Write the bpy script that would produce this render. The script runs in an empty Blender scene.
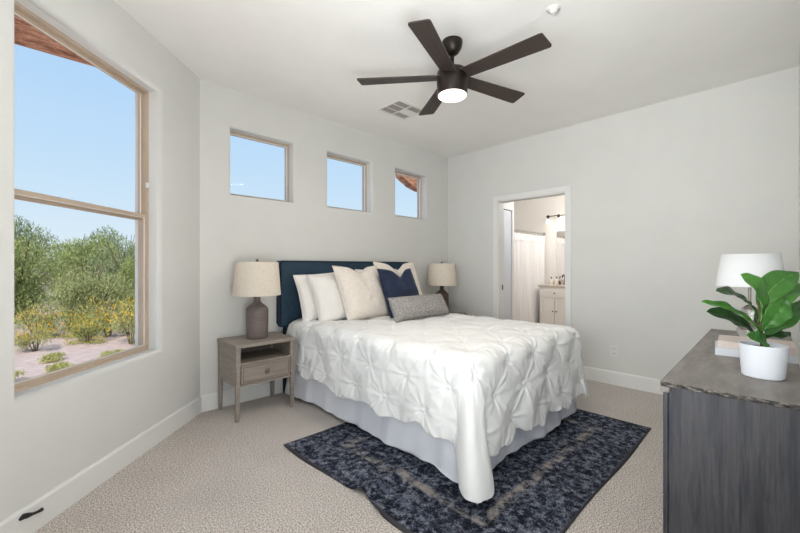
import bpy, bmesh, math, random
from mathutils import Vector, Matrix, noise
from math import sin, cos, pi, radians, hypot, atan2, exp
random.seed(7)
SC = bpy.context.scene
COL = SC.collection

# ---------------------------------------------------------------- camera
cam = bpy.data.cameras.new('camera'); camo = bpy.data.objects.new('camera', cam); COL.objects.link(camo)
cam.sensor_width = 36.0; cam.lens = 36.0*378.7/800; cam.clip_start = 0.02; cam.clip_end = 500
camo.location = (-4.242, -3.385, 1.20)
camo.rotation_euler = (radians(90), 0, radians(45.665+.13-90))
SC.camera = camo
# ---------------------------------------------------------------- world
W = bpy.data.worlds.new('sky'); SC.world = W; W.use_nodes = True
nt = W.node_tree; nt.nodes.clear()
wo = nt.nodes.new('ShaderNodeOutputWorld'); bg = nt.nodes.new('ShaderNodeBackground')
tc = nt.nodes.new('ShaderNodeTexCoord'); sx = nt.nodes.new('ShaderNodeSeparateXYZ')
rp = nt.nodes.new('ShaderNodeValToRGB')
nt.links.new(tc.outputs['Generated'], sx.inputs[0]); nt.links.new(sx.outputs['Z'], rp.inputs[0])
e = rp.color_ramp.elements
e[0].position = 0.0; e[0].color = (.76, .87, .94, 1)
e[1].position = 0.2; e[1].color = (.56, .76, .95, 1)
x = e.new(.45); x.color = (.42, .65, .95, 1)
x = e.new(1.0); x.color = (.20, .42, .85, 1)
nt.links.new(rp.outputs[0], bg.inputs[0]); bg.inputs[1].default_value = 1.0
nt.links.new(bg.outputs[0], wo.inputs[0])
# ---------------------------------------------------------------- sun
sl = bpy.data.lights.new('sun', 'SUN'); sl.energy = 3.8; sl.angle = radians(.6); sl.color = (1, .95, .88)
so = bpy.data.objects.new('sun', sl); COL.objects.link(so)
so.rotation_euler = Vector((.55, .75, -1.14)).to_track_quat('-Z', 'Y').to_euler()
# ---------------------------------------------------------------- added fill lamps behind and beside the camera, plus one in the bathroom
def area(name, loc, direction, sxx, syy, power, color=(1, 1, 1), spread=180):
    l = bpy.data.lights.new(name, 'AREA'); l.shape = 'RECTANGLE'; l.size = sxx; l.size_y = syy
    l.energy = power; l.color = color; l.spread = radians(spread)
    o = bpy.data.objects.new(name, l); COL.objects.link(o); o.location = loc
    o.rotation_euler = Vector(direction).to_track_quat('-Z', 'Y').to_euler(); return o
area('added_entry_fill', (-4.0, -3.95, .7), (.45, .3, 1), 1.0, .9, 72, (.945, .985, 1))  # added upward fill in the entry, bounced off the ceiling
area('added_side_fill', (-4.80, -2.9, 1.6), (1, .06, .26), 1.4, 1.4, 33, (.945, .985, 1), 95)  # added fill at the side, brightens the right wall and ceiling
area('added_bath_fill', (1.7, -1.6, 2.35), (.1, .8, -.2), 1.2, .6, 22, (1, 1, 1))  # added bathroom fill, stands for no window or fixture
SC.view_settings.view_transform = 'Standard'; SC.view_settings.look = 'None'
SC.view_settings.exposure = 0.0; SC.view_settings.gamma = 1; SC.view_settings.use_curve_mapping = False

# ================================================================ materials
def srgb(r, g, b):
    f = lambda c: (c/255/12.92 if c/255 <= .04045 else ((c/255+.055)/1.055)**2.4)
    return (f(r), f(g), f(b), 1)
class M:
    def __init__(s, name, col, rough=.7, metal=0, spec=.5):
        s.m = bpy.data.materials.new(name); s.m.use_nodes = True
        s.nt = s.m.node_tree; s.b = s.nt.nodes['Principled BSDF']
        s.b.inputs['Base Color'].default_value = col; s.b.inputs['Roughness'].default_value = rough
        s.b.inputs['Metallic'].default_value = metal; s.b.inputs['Specular IOR Level'].default_value = spec
        s.co = None
    def n(s, t): return s.nt.nodes.new(t)
    def coord(s, scale=(1, 1, 1), out='Object'):
        t = s.n('ShaderNodeTexCoord'); m = s.n('ShaderNodeMapping'); m.inputs['Scale'].default_value = scale
        s.nt.links.new(t.outputs[out], m.inputs[0]); return m.outputs[0]
    def noise(s, scale, detail=4, rough=.6, map=(1, 1, 1), out='Object'):
        t = s.n('ShaderNodeTexNoise'); t.inputs['Scale'].default_value = scale
        t.inputs['Detail'].default_value = detail; t.inputs['Roughness'].default_value = rough
        s.nt.links.new(s.coord(map, out), t.inputs['Vector']); return t.outputs['Fac']
    def ramp(s, fac, stops, interp='LINEAR'):
        r = s.n('ShaderNodeValToRGB'); r.color_ramp.interpolation = interp
        el = r.color_ramp.elements
        el[0].position, el[0].color = stops[0]; el[1].position, el[1].color = stops[-1]
        for p, c in stops[1:-1]:
            q = el.new(p); q.color = c
        s.nt.links.new(fac, r.inputs[0]); return r.outputs[0]
    def base(s, out): s.nt.links.new(out, s.b.inputs['Base Color']); return s
    def mix(s, fac, a, b, mode='MIX'):
        m = s.n('ShaderNodeMix'); m.data_type = 'RGBA'; m.blend_type = mode
        if isinstance(fac, float): m.inputs[0].default_value = fac
        else: s.nt.links.new(fac, m.inputs[0])
        for i, v in ((6, a), (7, b)):
            if isinstance(v, tuple): m.inputs[i].default_value = v
            else: s.nt.links.new(v, m.inputs[i])
        return m.outputs[2]
    def bump(s, fac, strength=.2, dist=.01):
        b = s.n('ShaderNodeBump'); b.inputs['Strength'].default_value = strength; b.inputs['Distance'].default_value = dist
        s.nt.links.new(fac, b.inputs['Height']); s.nt.links.new(b.outputs[0], s.b.inputs['Normal']); return s
def var(name, c1, c2, scale, rough=.8, bump=0, dist=.01, map=(1, 1, 1), lo=.35, hi=.65, detail=4, metal=0, spec=.5, bscale=None):
    m = M(name, c1, rough, metal, spec); f = m.noise(scale, detail, .6, map)
    m.base(m.ramp(f, [(lo, c1), (hi, c2)]))
    if bump: m.bump(m.noise(bscale or scale, 5, .6, map), bump, dist)
    return m

MW = var('wall_paint', srgb(219, 218, 214), srgb(222, 221, 217), 3, .85, .18, .006, bscale=45)
MC = var('ceiling_paint', srgb(243, 241, 237), srgb(246, 244, 240), 3, .9, .15, .006, bscale=40)
MT = M('trim_paint', srgb(234, 233, 230), .45)
MBW = M('bath_paint', srgb(240, 236, 230), .7)
# carpet
MCP = M('carpet', srgb(190, 178, 165), .97, 0, .1)
f1 = MCP.noise(135, 2, .9); f2 = MCP.noise(2.2, 3)
c = MCP.ramp(f1, [(.34, srgb(96, 86, 80)), (.45, srgb(186, 176, 168)), (.55, srgb(222, 214, 207)), (.66, srgb(254, 250, 246))])
c2 = MCP.ramp(f2, [(.35, (.90, .90, .90, 1)), (.65, (1, 1, 1, 1))])
MCP.base(MCP.mix(1.0, c, c2, 'MULTIPLY')); MCP.bump(MCP.noise(135, 2, .9), .5, .008)
# frames
MFR = var('tan_window_frame', srgb(186, 166, 146), srgb(194, 174, 154), 5, .5)
MFW = M('white_sash_lip', srgb(232, 228, 222), .4)
MGL = M('window_glass', (1, 1, 1, 1), 0); 
def glassify(m, t=.999):
    ntt = m.nt; o = ntt.nodes['Material Output']; tr = m.n('ShaderNodeBsdfTransparent'); gl = m.n('ShaderNodeBsdfGlossy')
    gl.inputs['Roughness'].default_value = .02; mx = m.n('ShaderNodeMixShader'); mx.inputs[0].default_value = 1-t
    ntt.links.new(tr.outputs[0], mx.inputs[1]); ntt.links.new(gl.outputs[0], mx.inputs[2]); ntt.links.new(mx.outputs[0], o.inputs[0])
glassify(MGL)
MGREY = var('greige_wood', srgb(138, 128, 119), srgb(152, 142, 132), 6, .5, .05, .002, map=(1, 1, 8))
MGREYD = M('greige_wood_inside', srgb(96, 88, 82), .7)
MKNOB = M('brushed_nickel', srgb(120, 114, 106), .35, .9)
MLB = var('taupe_ceramic', srgb(104, 93, 89), srgb(114, 103, 98), 8, .55, .08, .003, map=(1, 1, 6))
MLB2 = var('dark_brown_ceramic', srgb(72, 55, 45), srgb(82, 64, 52), 8, .5)
MSH = M('linen_shade', srgb(226, 214, 199), .9)
ww = MSH.noise(260, 2, .5, (1, 1, .25)); MSH.base(MSH.ramp(ww, [(.3, srgb(212, 199, 183)), (.7, srgb(234, 223, 209))])); MSH.b.inputs['Subsurface Weight'].default_value = 0
MSHW = M('white_shade', srgb(222, 223, 225), .8)
MNAVY = var('teal_navy_upholstery', srgb(28, 54, 72), srgb(36, 64, 82), 30, .75, .15, .002, bscale=400)
MNAVYP = M('navy_velvet', srgb(14, 32, 76), .7); MNAVYP.b.inputs['Sheen Weight'].default_value = .2; MNAVYP.b.inputs['Sheen Tint'].default_value = srgb(70, 100, 140)
MNAVYP.base(MNAVYP.ramp(MNAVYP.noise(6, 3), [(.35, srgb(10, 26, 54)), (.65, srgb(16, 38, 72))]))
MPIPE = M('dark_navy_piping', srgb(14, 26, 42), .8)
MCOMF = M('white_comforter', srgb(236, 236, 235), .75); MCOMF.bump(MCOMF.noise(14, 4, .6), .25, .012)
MSKIRT = M('pale_blue_skirt', srgb(232, 234, 242), .8); MSKIRT.bump(MSKIRT.noise(9, 3, .6), .3, .012)
MMAT = M('mattress_ticking', srgb(225, 225, 225), .9)
MPIL = var('white_pillowcase', srgb(238, 234, 230), srgb(232, 228, 224), 7, .85, .35, .012, bscale=9)
MCREAM = var('cream_linen', srgb(233, 225, 216), srgb(224, 214, 204), 40, .9, .25, .004, bscale=160)
MIVORY = var('ivory_linen', srgb(238, 230, 220), srgb(231, 222, 211), 40, .9, .2, .004, bscale=160)
MBOUC = var('grey_boucle', srgb(98, 94, 92), srgb(186, 182, 178), 130, .95, .7, .006, lo=.35, hi=.62)
MBRZ = M('dark_bronze', srgb(48, 41, 37), .35, .6)
MBLADE = M('walnut_bronze_blade', srgb(72, 58, 52), .5)
MBLADE.base(MBLADE.ramp(MBLADE.noise(5, 4, .6, (.6, 14, 14)), [(.3, srgb(42, 34, 31)), (.7, srgb(66, 54, 49))]))
def emit(name, col, strength):
    m = M(name, col, .4); m.b.inputs['Emission Color'].default_value = col; m.b.inputs['Emission Strength'].default_value = strength; return m
MLIT = emit('lit_diffuser', (1, .93, .84, 1), 2.2)
MLITB = emit('lit_glass_shade', (1, .93, .82, 1), 1.6)
# dresser
MDR = M('charcoal_wood', srgb(66, 68, 76), .55)
fw = MDR.noise(2.2, 6, .7, (6, 6, .5)); fw2 = MDR.noise(40, 4, .6, (4, 4, .12))
ca = MDR.ramp(fw, [(.34, srgb(38, 40, 48)), (.46, srgb(52, 54, 62)), (.56, srgb(76, 75, 78)), (.66, srgb(50, 51, 58))])
cb = MDR.ramp(fw2, [(.3, (.62, .62, .64, 1)), (.7, (.95, .95, .97, 1))]); MDR.base(MDR.mix(1.0, ca, cb, 'MULTIPLY')); MDR.bump(fw2, .15, .003)
MDT = M('weathered_top', srgb(112, 106, 100), .5)
fw = MDT.noise(5, 6, .65, (1, 4, 4)); MDT.base(MDT.ramp(fw, [(.3, srgb(104, 99, 96)), (.5, srgb(126, 120, 116)), (.7, srgb(146, 140, 134))])); MDT.bump(fw, .1, .002)
MDE = M('live_edge', srgb(120, 115, 108), .8)
fw = MDE.noise(38, 5, .7, (1, 1, 2.2)); MDE.base(MDE.ramp(fw, [(.40, srgb(46, 43, 42)), (.54, srgb(92, 87, 82)), (.68, srgb(180, 174, 164))])); MDE.bump(fw, .8, .01)
MPOT = M('white_pot', srgb(228, 231, 238), .35)
MSOIL = var('potting_soil', srgb(48, 38, 30), srgb(76, 60, 46), 80, .95, .8, .01)
def leafmat(name, a, b):
    m = M(name, a, .38, 0, .5); m.base(m.ramp(m.noise(9, 3), [(.35, a), (.65, b)])); return m
MLG = leafmat('bright_leaf', srgb(54, 112, 38), srgb(84, 146, 52)); MLM = leafmat('mid_leaf', srgb(42, 92, 34), srgb(68, 124, 46)); MLD = leafmat('dark_leaf', srgb(30, 58, 32), srgb(50, 84, 44))
MVEIN = M('leaf_midrib', srgb(120, 165, 90), .5)
MSTEM = M('plant_stem', srgb(86, 82, 46), .7)
MBK1 = var('blush_book_cover', srgb(214, 200, 192), srgb(206, 192, 186), 12, .6)
MBK2 = var('white_book_cover', srgb(214, 216, 222), srgb(206, 208, 214), 12, .6)
MPG = M('book_pages', srgb(226, 224, 220), .9); MPG.base(MPG.ramp(MPG.noise(1, 2, .5, (1, 1, 900)), [(.4, srgb(200, 198, 194)), (.6, srgb(236, 234, 230))]))
MGLS = M('clear_glass', (1, 1, 1, 1), .02); MGLS.b.inputs['Transmission Weight'].default_value = 1.0; MGLS.b.inputs['IOR'].default_value = 1.45
MBLK = M('black_rubber', srgb(22, 22, 22), .5)
MPL = M('white_plastic', srgb(228, 226, 222), .4)
MSLOT = M('dark_slot', srgb(40, 38, 36), .8)
MVENT = M('vent_enamel', srgb(228, 226, 221), .5); MSLAT = M('vent_slat', srgb(196, 190, 182), .6); MVENTD = M('vent_recess_shade', srgb(120, 112, 103), .9)
MCURT = M('shower_curtain_cloth', srgb(243, 239, 236), .9); MCURT.bump(MCURT.noise(60, 3, .6, (1, 1, .3)), .3, .004)
MCNT = var('speckled_counter', srgb(214, 204, 192), srgb(186, 172, 158), 60, .3)
MCAB = M('vanity_paint', srgb(236, 231, 224), .5)
MMIR = M('mirror_glass', (.92, .92, .92, 1), .02, 1.0)
MTILE = var('bath_tile', srgb(190, 174, 156), srgb(178, 162, 146), 4, .5)
MTUB = M('tub_enamel', srgb(240, 238, 234), .2)
# rug
MRUG = M('distressed_rug', srgb(40, 44, 60), .95, 0, .1)
r1 = MRUG.noise(27, 6, .75, (1, 1, 1)); r2 = MRUG.noise(90, 3, .8, (1, 2.0, 1)); r3 = MRUG.noise(1.9, 3, .6)
ma = MRUG.n('ShaderNodeMath'); ma.operation = 'ADD'; mb = MRUG.n('ShaderNodeMath'); mb.operation = 'MULTIPLY'; mb.inputs[1].default_value = .55
MRUG.nt.links.new(r2, mb.inputs[0]); MRUG.nt.links.new(r1, ma.inputs[0]); MRUG.nt.links.new(mb.outputs[0], ma.inputs[1])
cr = MRUG.ramp(ma.outputs[0], [(.68, srgb(25, 27, 36)), (.76, srgb(42, 46, 59)), (.81, srgb(78, 84, 99)), (.91, srgb(140, 143, 153))])
RX0, RX1, RY0, RY1 = -3.03, -.965, -2.68, -1.02
vo = MRUG.n('ShaderNodeTexVoronoi'); vo.feature = 'DISTANCE_TO_EDGE'; vo.inputs['Scale'].default_value = 15; vo.inputs['Randomness'].default_value = .55
MRUG.nt.links.new(MRUG.coord(), vo.inputs['Vector'])
vl = MRUG.ramp(vo.outputs[0], [(.03, (1, 1, 1, 1)), (.09, (0, 0, 0, 1))])
vm = MRUG.mix(1.0, vl, MRUG.ramp(MRUG.noise(8, 4), [(.48, (0, 0, 0, 1)), (.60, (.6, .6, .6, 1))]), 'MULTIPLY')
cr = MRUG.mix(vm, cr, srgb(104, 110, 126))
# tan border bands: distance from the rug's edge
sp = MRUG.n('ShaderNodeSeparateXYZ'); MRUG.nt.links.new(MRUG.coord(), sp.inputs[0])
def mth(m, op, a, b=None, c=None):
    n_ = m.n('ShaderNodeMath'); n_.operation = op
    for i, v in enumerate((a, b, c)):
        if v is None: continue
        if isinstance(v, (int, float)): n_.inputs[i].default_value = v
        else: m.nt.links.new(v, n_.inputs[i])
    return n_.outputs[0]
ax_ = mth(MRUG, 'SUBTRACT', (RX1-RX0)/2, mth(MRUG, 'ABSOLUTE', sp.outputs[0]))
ay_ = mth(MRUG, 'SUBTRACT', (RY1-RY0)/2, mth(MRUG, 'ABSOLUTE', sp.outputs[1]))
dd = mth(MRUG, 'MINIMUM', ax_, ay_)
band = MRUG.ramp(dd, [(0, (0, 0, 0, 1)), (.262, (0, 0, 0, 1)), (.275, (1, 1, 1, 1)), (.315, (1, 1, 1, 1)), (.33, (0, 0, 0, 1)), (1, (0, 0, 0, 1))])
wear = MRUG.ramp(MRUG.noise(13, 5, .7), [(.44, (0, 0, 0, 1)), (.60, (.85, .85, .85, 1))])
bm_ = mth(MRUG, 'MULTIPLY', band, wear)
cr2 = MRUG.mix(bm_, cr, srgb(158, 150, 144))
band2 = MRUG.ramp(dd, [(0, (0, 0, 0, 1)), (.115, (0, 0, 0, 1)), (.125, (.55, .55, .55, 1)), (.142, (.55, .55, .55, 1)), (.15, (0, 0, 0, 1)), (1, (0, 0, 0, 1))])
cr3 = MRUG.mix(mth(MRUG, 'MULTIPLY', band2, wear), cr2, srgb(110, 118, 140))
edge = MRUG.ramp(dd, [(0, (1, 1, 1, 1)), (.010, (1, 1, 1, 1)), (.014, (0, 0, 0, 1)), (1, (0, 0, 0, 1))])
cr4 = MRUG.mix(edge, cr3, srgb(72, 70, 74))
wash = MRUG.ramp(r3, [(.35, (.82, .82, .82, 1)), (.65, (1.15, 1.15, 1.15, 1))])
MRUG.base(MRUG.mix(1.0, cr4, wash, 'MULTIPLY')); MRUG.bump(r2, .6, .008)
# outdoors
MGR = var('desert_gravel', srgb(186, 160, 148), srgb(212, 190, 178), 9, .95, .6, .03, lo=.3, hi=.7, detail=8)
def foliage(name, a, b):
    m = M(name, a, .7, 0, .2); m.base(m.ramp(m.noise(2.2, 5, .7), [(.3, a), (.7, b)])); return m
MBU1 = foliage('shrub_leaf_green', srgb(128, 140, 82), srgb(176, 184, 118)); MBU2 = foliage('shrub_leaf_olive', srgb(126, 134, 84), srgb(188, 190, 132))
MBU3 = foliage('shrub_leaf_grey_green', srgb(122, 136, 94), srgb(162, 172, 124)); MYEL = M('yellow_bloom', srgb(226, 186, 60), .8)
MGRS = foliage('pale_grass', srgb(168, 172, 104), srgb(196, 192, 128)); MTW = M('twig_bark', srgb(110, 92, 72), .9)
MSOF = M('brown_eave_wood', srgb(146, 98, 74), .9)
fw = MSOF.noise(9, 8, .75, (1, 2.2, 3)); MSOF.base(MSOF.ramp(fw, [(.38, srgb(128, 84, 62)), (.5, srgb(190, 138, 110)), (.60, srgb(222, 176, 148))])); MSOF.bump(fw, .6, .02)
MEXT = M('exterior_stucco', srgb(196, 176, 154), .95)

# ================================================================ helpers
def link(name, bm, mat, parent=None, smooth=False, loc=None, rot=None):
    me = bpy.data.meshes.new(name); bmesh.ops.recalc_face_normals(bm, faces=bm.faces); bm.to_mesh(me); bm.free()
    for m in (mat if isinstance(mat, (list, tuple)) else [mat]): me.materials.append(m.m)
    if smooth:
        for p in me.polygons: p.use_smooth = True
    o = bpy.data.objects.new(name, me); COL.objects.link(o)
    if parent: o.parent = parent
    if loc: o.location = loc
    if rot: o.rotation_euler = rot
    return o
def autosmooth(o, ang=35):
    me = o.data
    for p in me.polygons: p.use_smooth = True
    me.set_sharp_from_angle(angle=radians(ang))
    return o
def tag(o, label=None, cat=None, group=None, kind=None):
    if label: o['label'] = label
    if cat: o['category'] = cat
    if group: o['group'] = group
    if kind: o['kind'] = kind
    return o
def empty(name, loc=(0, 0, 0), rz=0, **k):
    o = bpy.data.objects.new(name, None); COL.objects.link(o); o.location = loc; o.rotation_euler = (0, 0, rz)
    o.empty_display_size = .1; tag(o, **k); return o
def copy_tree(o, parent=None):
    c = o.copy(); COL.objects.link(c)
    if parent: c.parent = parent
    for ch in list(o.children): copy_tree(ch, c)
    return c
def box(bm, x0, x1, y0, y1, z0, z1, bev=0, seg=2, mtx=None):
    r = bmesh.ops.create_cube(bm, size=1); vs = r['verts']
    for v in vs: v.co = Vector((x0+(v.co.x+.5)*(x1-x0), y0+(v.co.y+.5)*(y1-y0), z0+(v.co.z+.5)*(z1-z0)))
    if bev:
        es = {e for v in vs for e in v.link_edges}
        g = bmesh.ops.bevel(bm, geom=list(es), offset=bev, segments=seg, affect='EDGES', profile=.5)
        vs = list({v for f in g['faces'] for v in f.verts} | {v for v in vs if v.is_valid})
    if mtx: bmesh.ops.transform(bm, matrix=mtx, verts=vs)
    return vs
def bx(name, x0, x1, y0, y1, z0, z1, mat, parent=None, bev=0, seg=2, **k):
    bm = bmesh.new(); box(bm, x0, x1, y0, y1, z0, z1, bev, seg); return link(name, bm, mat, parent, **k)
def lathe(bm, prof, n=32, c=(0, 0, 0), cap=True, sx_=1, sy_=1):
    rings = []
    for r, z in prof:
        rings.append([bm.verts.new((c[0]+r*sx_*cos(2*pi*i/n), c[1]+r*sy_*sin(2*pi*i/n), c[2]+z)) for i in range(n)])
    for a, b in zip(rings, rings[1:]):
        for i in range(n): bm.faces.new((a[i], a[(i+1) % n], b[(i+1) % n], b[i]))
    if cap:
        bm.faces.new(rings[0][::-1]); bm.faces.new(rings[-1])
def tube(bm, pts, r, n=10, cap=True):
    pts = [Vector(p) for p in pts]; rings = []
    for i, p in enumerate(pts):
        d = (pts[min(i+1, len(pts)-1)]-pts[max(i-1, 0)]).normalized()
        u = d.cross(Vector((0, 0, 1)));
        if u.length < .05: u = d.cross(Vector((1, 0, 0)))
        u.normalize(); w = d.cross(u)
        rr = r[i] if isinstance(r, (list, tuple)) else r
        rings.append([bm.verts.new(p+(u*cos(2*pi*k/n)+w*sin(2*pi*k/n))*rr) for k in range(n)])
    for a, b in zip(rings, rings[1:]):
        for k in range(n): bm.faces.new((a[k], a[(k+1) % n], b[(k+1) % n], b[k]))
    if cap: bm.faces.new(rings[0][::-1]); bm.faces.new(rings[-1])
def grid(bm, nx, ny, fn, closed_x=False):
    vs = [[bm.verts.new(fn(i/(nx), j/(ny))) for j in range(ny+1)] for i in range(nx+(0 if closed_x else 1))]
    fs = []
    for i in range(nx):
        for j in range(ny):
            a = vs[i]; b = vs[(i+1) % len(vs)]
            fs.append(bm.faces.new((a[j], b[j], b[j+1], a[j+1])))
    return vs, fs

# ================================================================ setting
H = 2.745; WT = .18
Lb = 3.249; wa = radians(45.04)
def wall(name, origin, ang, length, openings, mat=MW, t=WT, height=H, round_in=.022, ext=MEXT, z0=0.0):
    """interior face on local y=0, room on local -y, wall body towards +y; runs along local +x"""
    bm = bmesh.new()
    xs = sorted({0, length} | {v for o in openings for v in o[:2]}); zs = sorted({z0, height} | {v for o in openings for v in o[2:]})
    def hole(x, z): return any(o[0] < x < o[1] and o[2] < z < o[3] for o in openings)
    V = {}
    def v(x, y, z):
        k = (round(x, 5), round(y, 5), round(z, 5))
        if k not in V: V[k] = bm.verts.new((x, y, z))
        return V[k]
    for i in range(len(xs)-1):
        for j in range(len(zs)-1):
            if hole((xs[i]+xs[i+1])/2, (zs[j]+zs[j+1])/2): continue
            a, b, c_, d = xs[i], xs[i+1], zs[j], zs[j+1]
            bm.faces.new((v(a, 0, c_), v(b, 0, c_), v(b, 0, d), v(a, 0, d)))
            f = bm.faces.new((v(a, t, c_), v(a, t, d), v(b, t, d), v(b, t, c_))); f.material_index = 1
    inner = []
    for e_ in list(bm.edges):
        if len(e_.link_faces) == 1 and all(abs(q.co.y) < 1e-6 for q in e_.verts):
            a, b = e_.verts; A = a.co; B = b.co
            isout = (abs(A.z-B.z) < 1e-6 and (abs(A.z-z0) < 1e-6 or abs(A.z-height) < 1e-6)) or (abs(A.x-B.x) < 1e-6 and (A.x < 1e-6 or A.x > length-1e-6))
            bm.faces.new((a, b, v(B.x, t, B.z), v(A.x, t, A.z)))
            if not isout: inner.append(e_)
    if inner and round_in:
        g = bmesh.ops.bevel(bm, geom=inner, offset=round_in, segments=5, affect='EDGES', profile=.5)
        for f in g['faces']: f.smooth = True
    bmesh.ops.recalc_face_normals(bm, faces=bm.faces)
    me = bpy.data.meshes.new(name); bm.to_mesh(me); bm.free(); me.materials.append(mat.m); me.materials.append(ext.m)
    o = bpy.data.objects.new(name, me); COL.objects.link(o); o.location = origin; o.rotation_euler = (0, 0, ang); o['kind'] = 'structure'
    return o
def st(o): o['kind'] = 'structure'; return o

st(bx('floor', -5.1, .02, -5.4, .02, -.1, 0, MCP))
# ceiling slab follows the room outline
bm = bmesh.new()
outl = [(.1, .15), (-3.25, .15), (-4.98, -1.57), (-5.0, -5.35), (.1, -5.35)]
lo = [bm.verts.new((x, y, H)) for x, y in outl]; hi = [bm.verts.new((x, y, H+.12)) for x, y in outl]
bm.faces.new(lo); bm.faces.new(hi[::-1])
for i in range(5): bm.faces.new((lo[i], lo[(i+1) % 5], hi[(i+1) % 5], hi[i]))
st(link('ceiling', bm, MC))
BWIN = [(-3.0, -2.4), (-2.008, -1.406), (-1.021, -.448)]
# back wall: local +x runs from B (-Lb) to corner 0 ; body to +y
wall('wall_back', (-Lb, 0, 0), 0, Lb+WT, [(a+Lb, b+Lb, 1.83, 2.41) for a, b in BWIN])
# right wall with bathroom doorway: local x = -y world
DO = (.80, 1.665, 2.035)
wall('wall_right', (0, 0, 0), radians(-90), 3.436+WT, [(DO[0], DO[1], -.001, DO[2])], t=.12, round_in=0, ext=MBW)
wall('wall_dresser', (.0, -3.436, 0), radians(180), 3.45, [])
# window wall: from far end to B. local +x towards B
WS0, WS1 = .50, 1.464; WZ0, WZ1 = .625, 2.41; WL = 2.3
ca_, sa_ = cos(wa), sin(wa)
worg = (-Lb-WL*ca_, -WL*sa_, 0)
wall('wall_window', worg, wa, WL, [(WL-WS1, WL-WS0, WZ0, WZ1)], round_in=.03)
# side wall of the bay behind the camera's left with the window that lets the sun in
sy = -WL*sa_
SWW = (-4.4, -3.02)
wall('wall_side', (worg[0], -5.2, 0), radians(90), sy+5.2, [(SWW[0]+5.2, SWW[1]+5.2, .63, 2.41)])
wall('wall_rear', (-3.45, -5.2, 0), radians(180), -3.45-worg[0], [(.1, 1.3, .02, 2.15)])
wall('wall_entry', (-3.45, -3.436-WT, 0), radians(-90), 5.2-3.436-WT+WT, [])

# baseboards
def baseboard(name, p0, p1, nrm, h=.135, t=.016):
    p0 = Vector(p0); p1 = Vector(p1); d = (p1-p0); L = d.length; bm = bmesh.new()
    prof = [(0, 0), (t, 0), (t, h-.012), (t-.006, h), (0, h)]
    n3 = Vector(nrm); ra = [bm.verts.new(Vector((p0.x, p0.y, 0))+n3*a+Vector((0, 0, z))) for a, z in prof]
    rb = [bm.verts.new(Vector((p1.x, p1.y, 0))+n3*a+Vector((0, 0, z))) for a, z in prof]
    for i in range(5): bm.faces.new((ra[i], ra[(i+1) % 5], rb[(i+1) % 5], rb[i]))
    bm.faces.new(ra); bm.faces.new(rb[::-1]); return st(link(name, bm, MT))
baseboard('baseboard_back', (-Lb+.007, 0), (0, 0), (0, -1, 0))
baseboard('baseboard_right', (0, -1.73), (0, -3.436), (-1, 0, 0))
baseboard('baseboard_right', (0, -.016), (0, -.735), (-1, 0, 0))
baseboard('baseboard_window', (worg[0]+.01, worg[1]+.01), (-Lb, 0), (sa_, -ca_, 0))
baseboard('baseboard_dresser', (-3.45, -3.436), (-.016, -3.436), (0, 1, 0))

# windows: frames in local coordinates x along wall, y outwards
def frame_bm(x0, x1, z0, z1, w, y0, y1):
    bm = bmesh.new()
    box(bm, x0, x0+w, y0, y1, z0, z1, .003, 1); box(bm, x1-w, x1, y0, y1, z0, z1, .003, 1)
    box(bm, x0+w, x1-w, y0, y1, z0, z0+w, .003, 1); box(bm, x0+w, x1-w, y0, y1, z1-w, z1, .003, 1); return bm
win = st(empty('window_1', worg, wa))
a, b = WL-WS1-.005, WL-WS0+.005
link('window_frame', frame_bm(a, b, WZ0-.005, WZ1+.005, .020, .085, .150), MFR, win)
zm = 1.535
lw = link('lower_sash', frame_bm(a+.016, b-.016, WZ0+.014, zm+.022, .026, .090, .113), MFR, win)
up = link('upper_sash', frame_bm(a+.016, b-.016, zm-.02, WZ1-.012, .022, .116, .138), MFR, win)
link('sash_lip', frame_bm(a+.039, b-.039, WZ0+.037, zm-.001, .005, .088, .094), MFW, lw)
link('sash_lip', frame_bm(a+.037, b-.037, zm+.005, WZ1-.034, .005, .114, .120), MFW, up)
bx('pane', a+.040, b-.040, .100, .104, WZ0+.045, zm, MGL, lw)
bx('pane', a+.036, b-.036, .125, .129, zm, WZ1-.045, MGL, up)
bx('window_sensor', b-.036, b-.010, .068, .086, 1.74, 1.775, MPL, win, bev=.004)['label'] = 'small white sensor on the frame'
for i, (p, q) in enumerate(BWIN):
    w_ = st(empty('window_%d' % (i+2), (0, 0, 0)))
    link('window_frame', frame_bm(p-.004, q+.004, 1.826, 2.414, .024, .10, .155), MFR, w_)
    link('sash_lip', frame_bm(p+.019, q-.019, 1.849, 2.391, .006, .096, .12), MFW, w_)
    bx('pane', p+.02, q-.02, .125, .129, 1.85, 2.39, MGL, w_)
w_ = st(empty('window_5', (worg[0], -5.2, 0), radians(90)))
a, b = SWW[0]+5.2, SWW[1]+5.2
link('window_frame', frame_bm(a-.004, b+.004, .626, 2.414, .04, .10, .17), MFR, w_)
bx('pane', a+.03, b-.03, .13, .134, .66, 2.38, MGL, w_)
w_ = st(empty('door_2', (-3.45, -5.2, 0), radians(180)))
link('door_frame', frame_bm(.1, 1.3, .02, 2.15, .06, .09, .15), MFR, w_)
bx('pane', .15, 1.25, .118, .124, .07, 2.1, MGL, w_)

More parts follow.
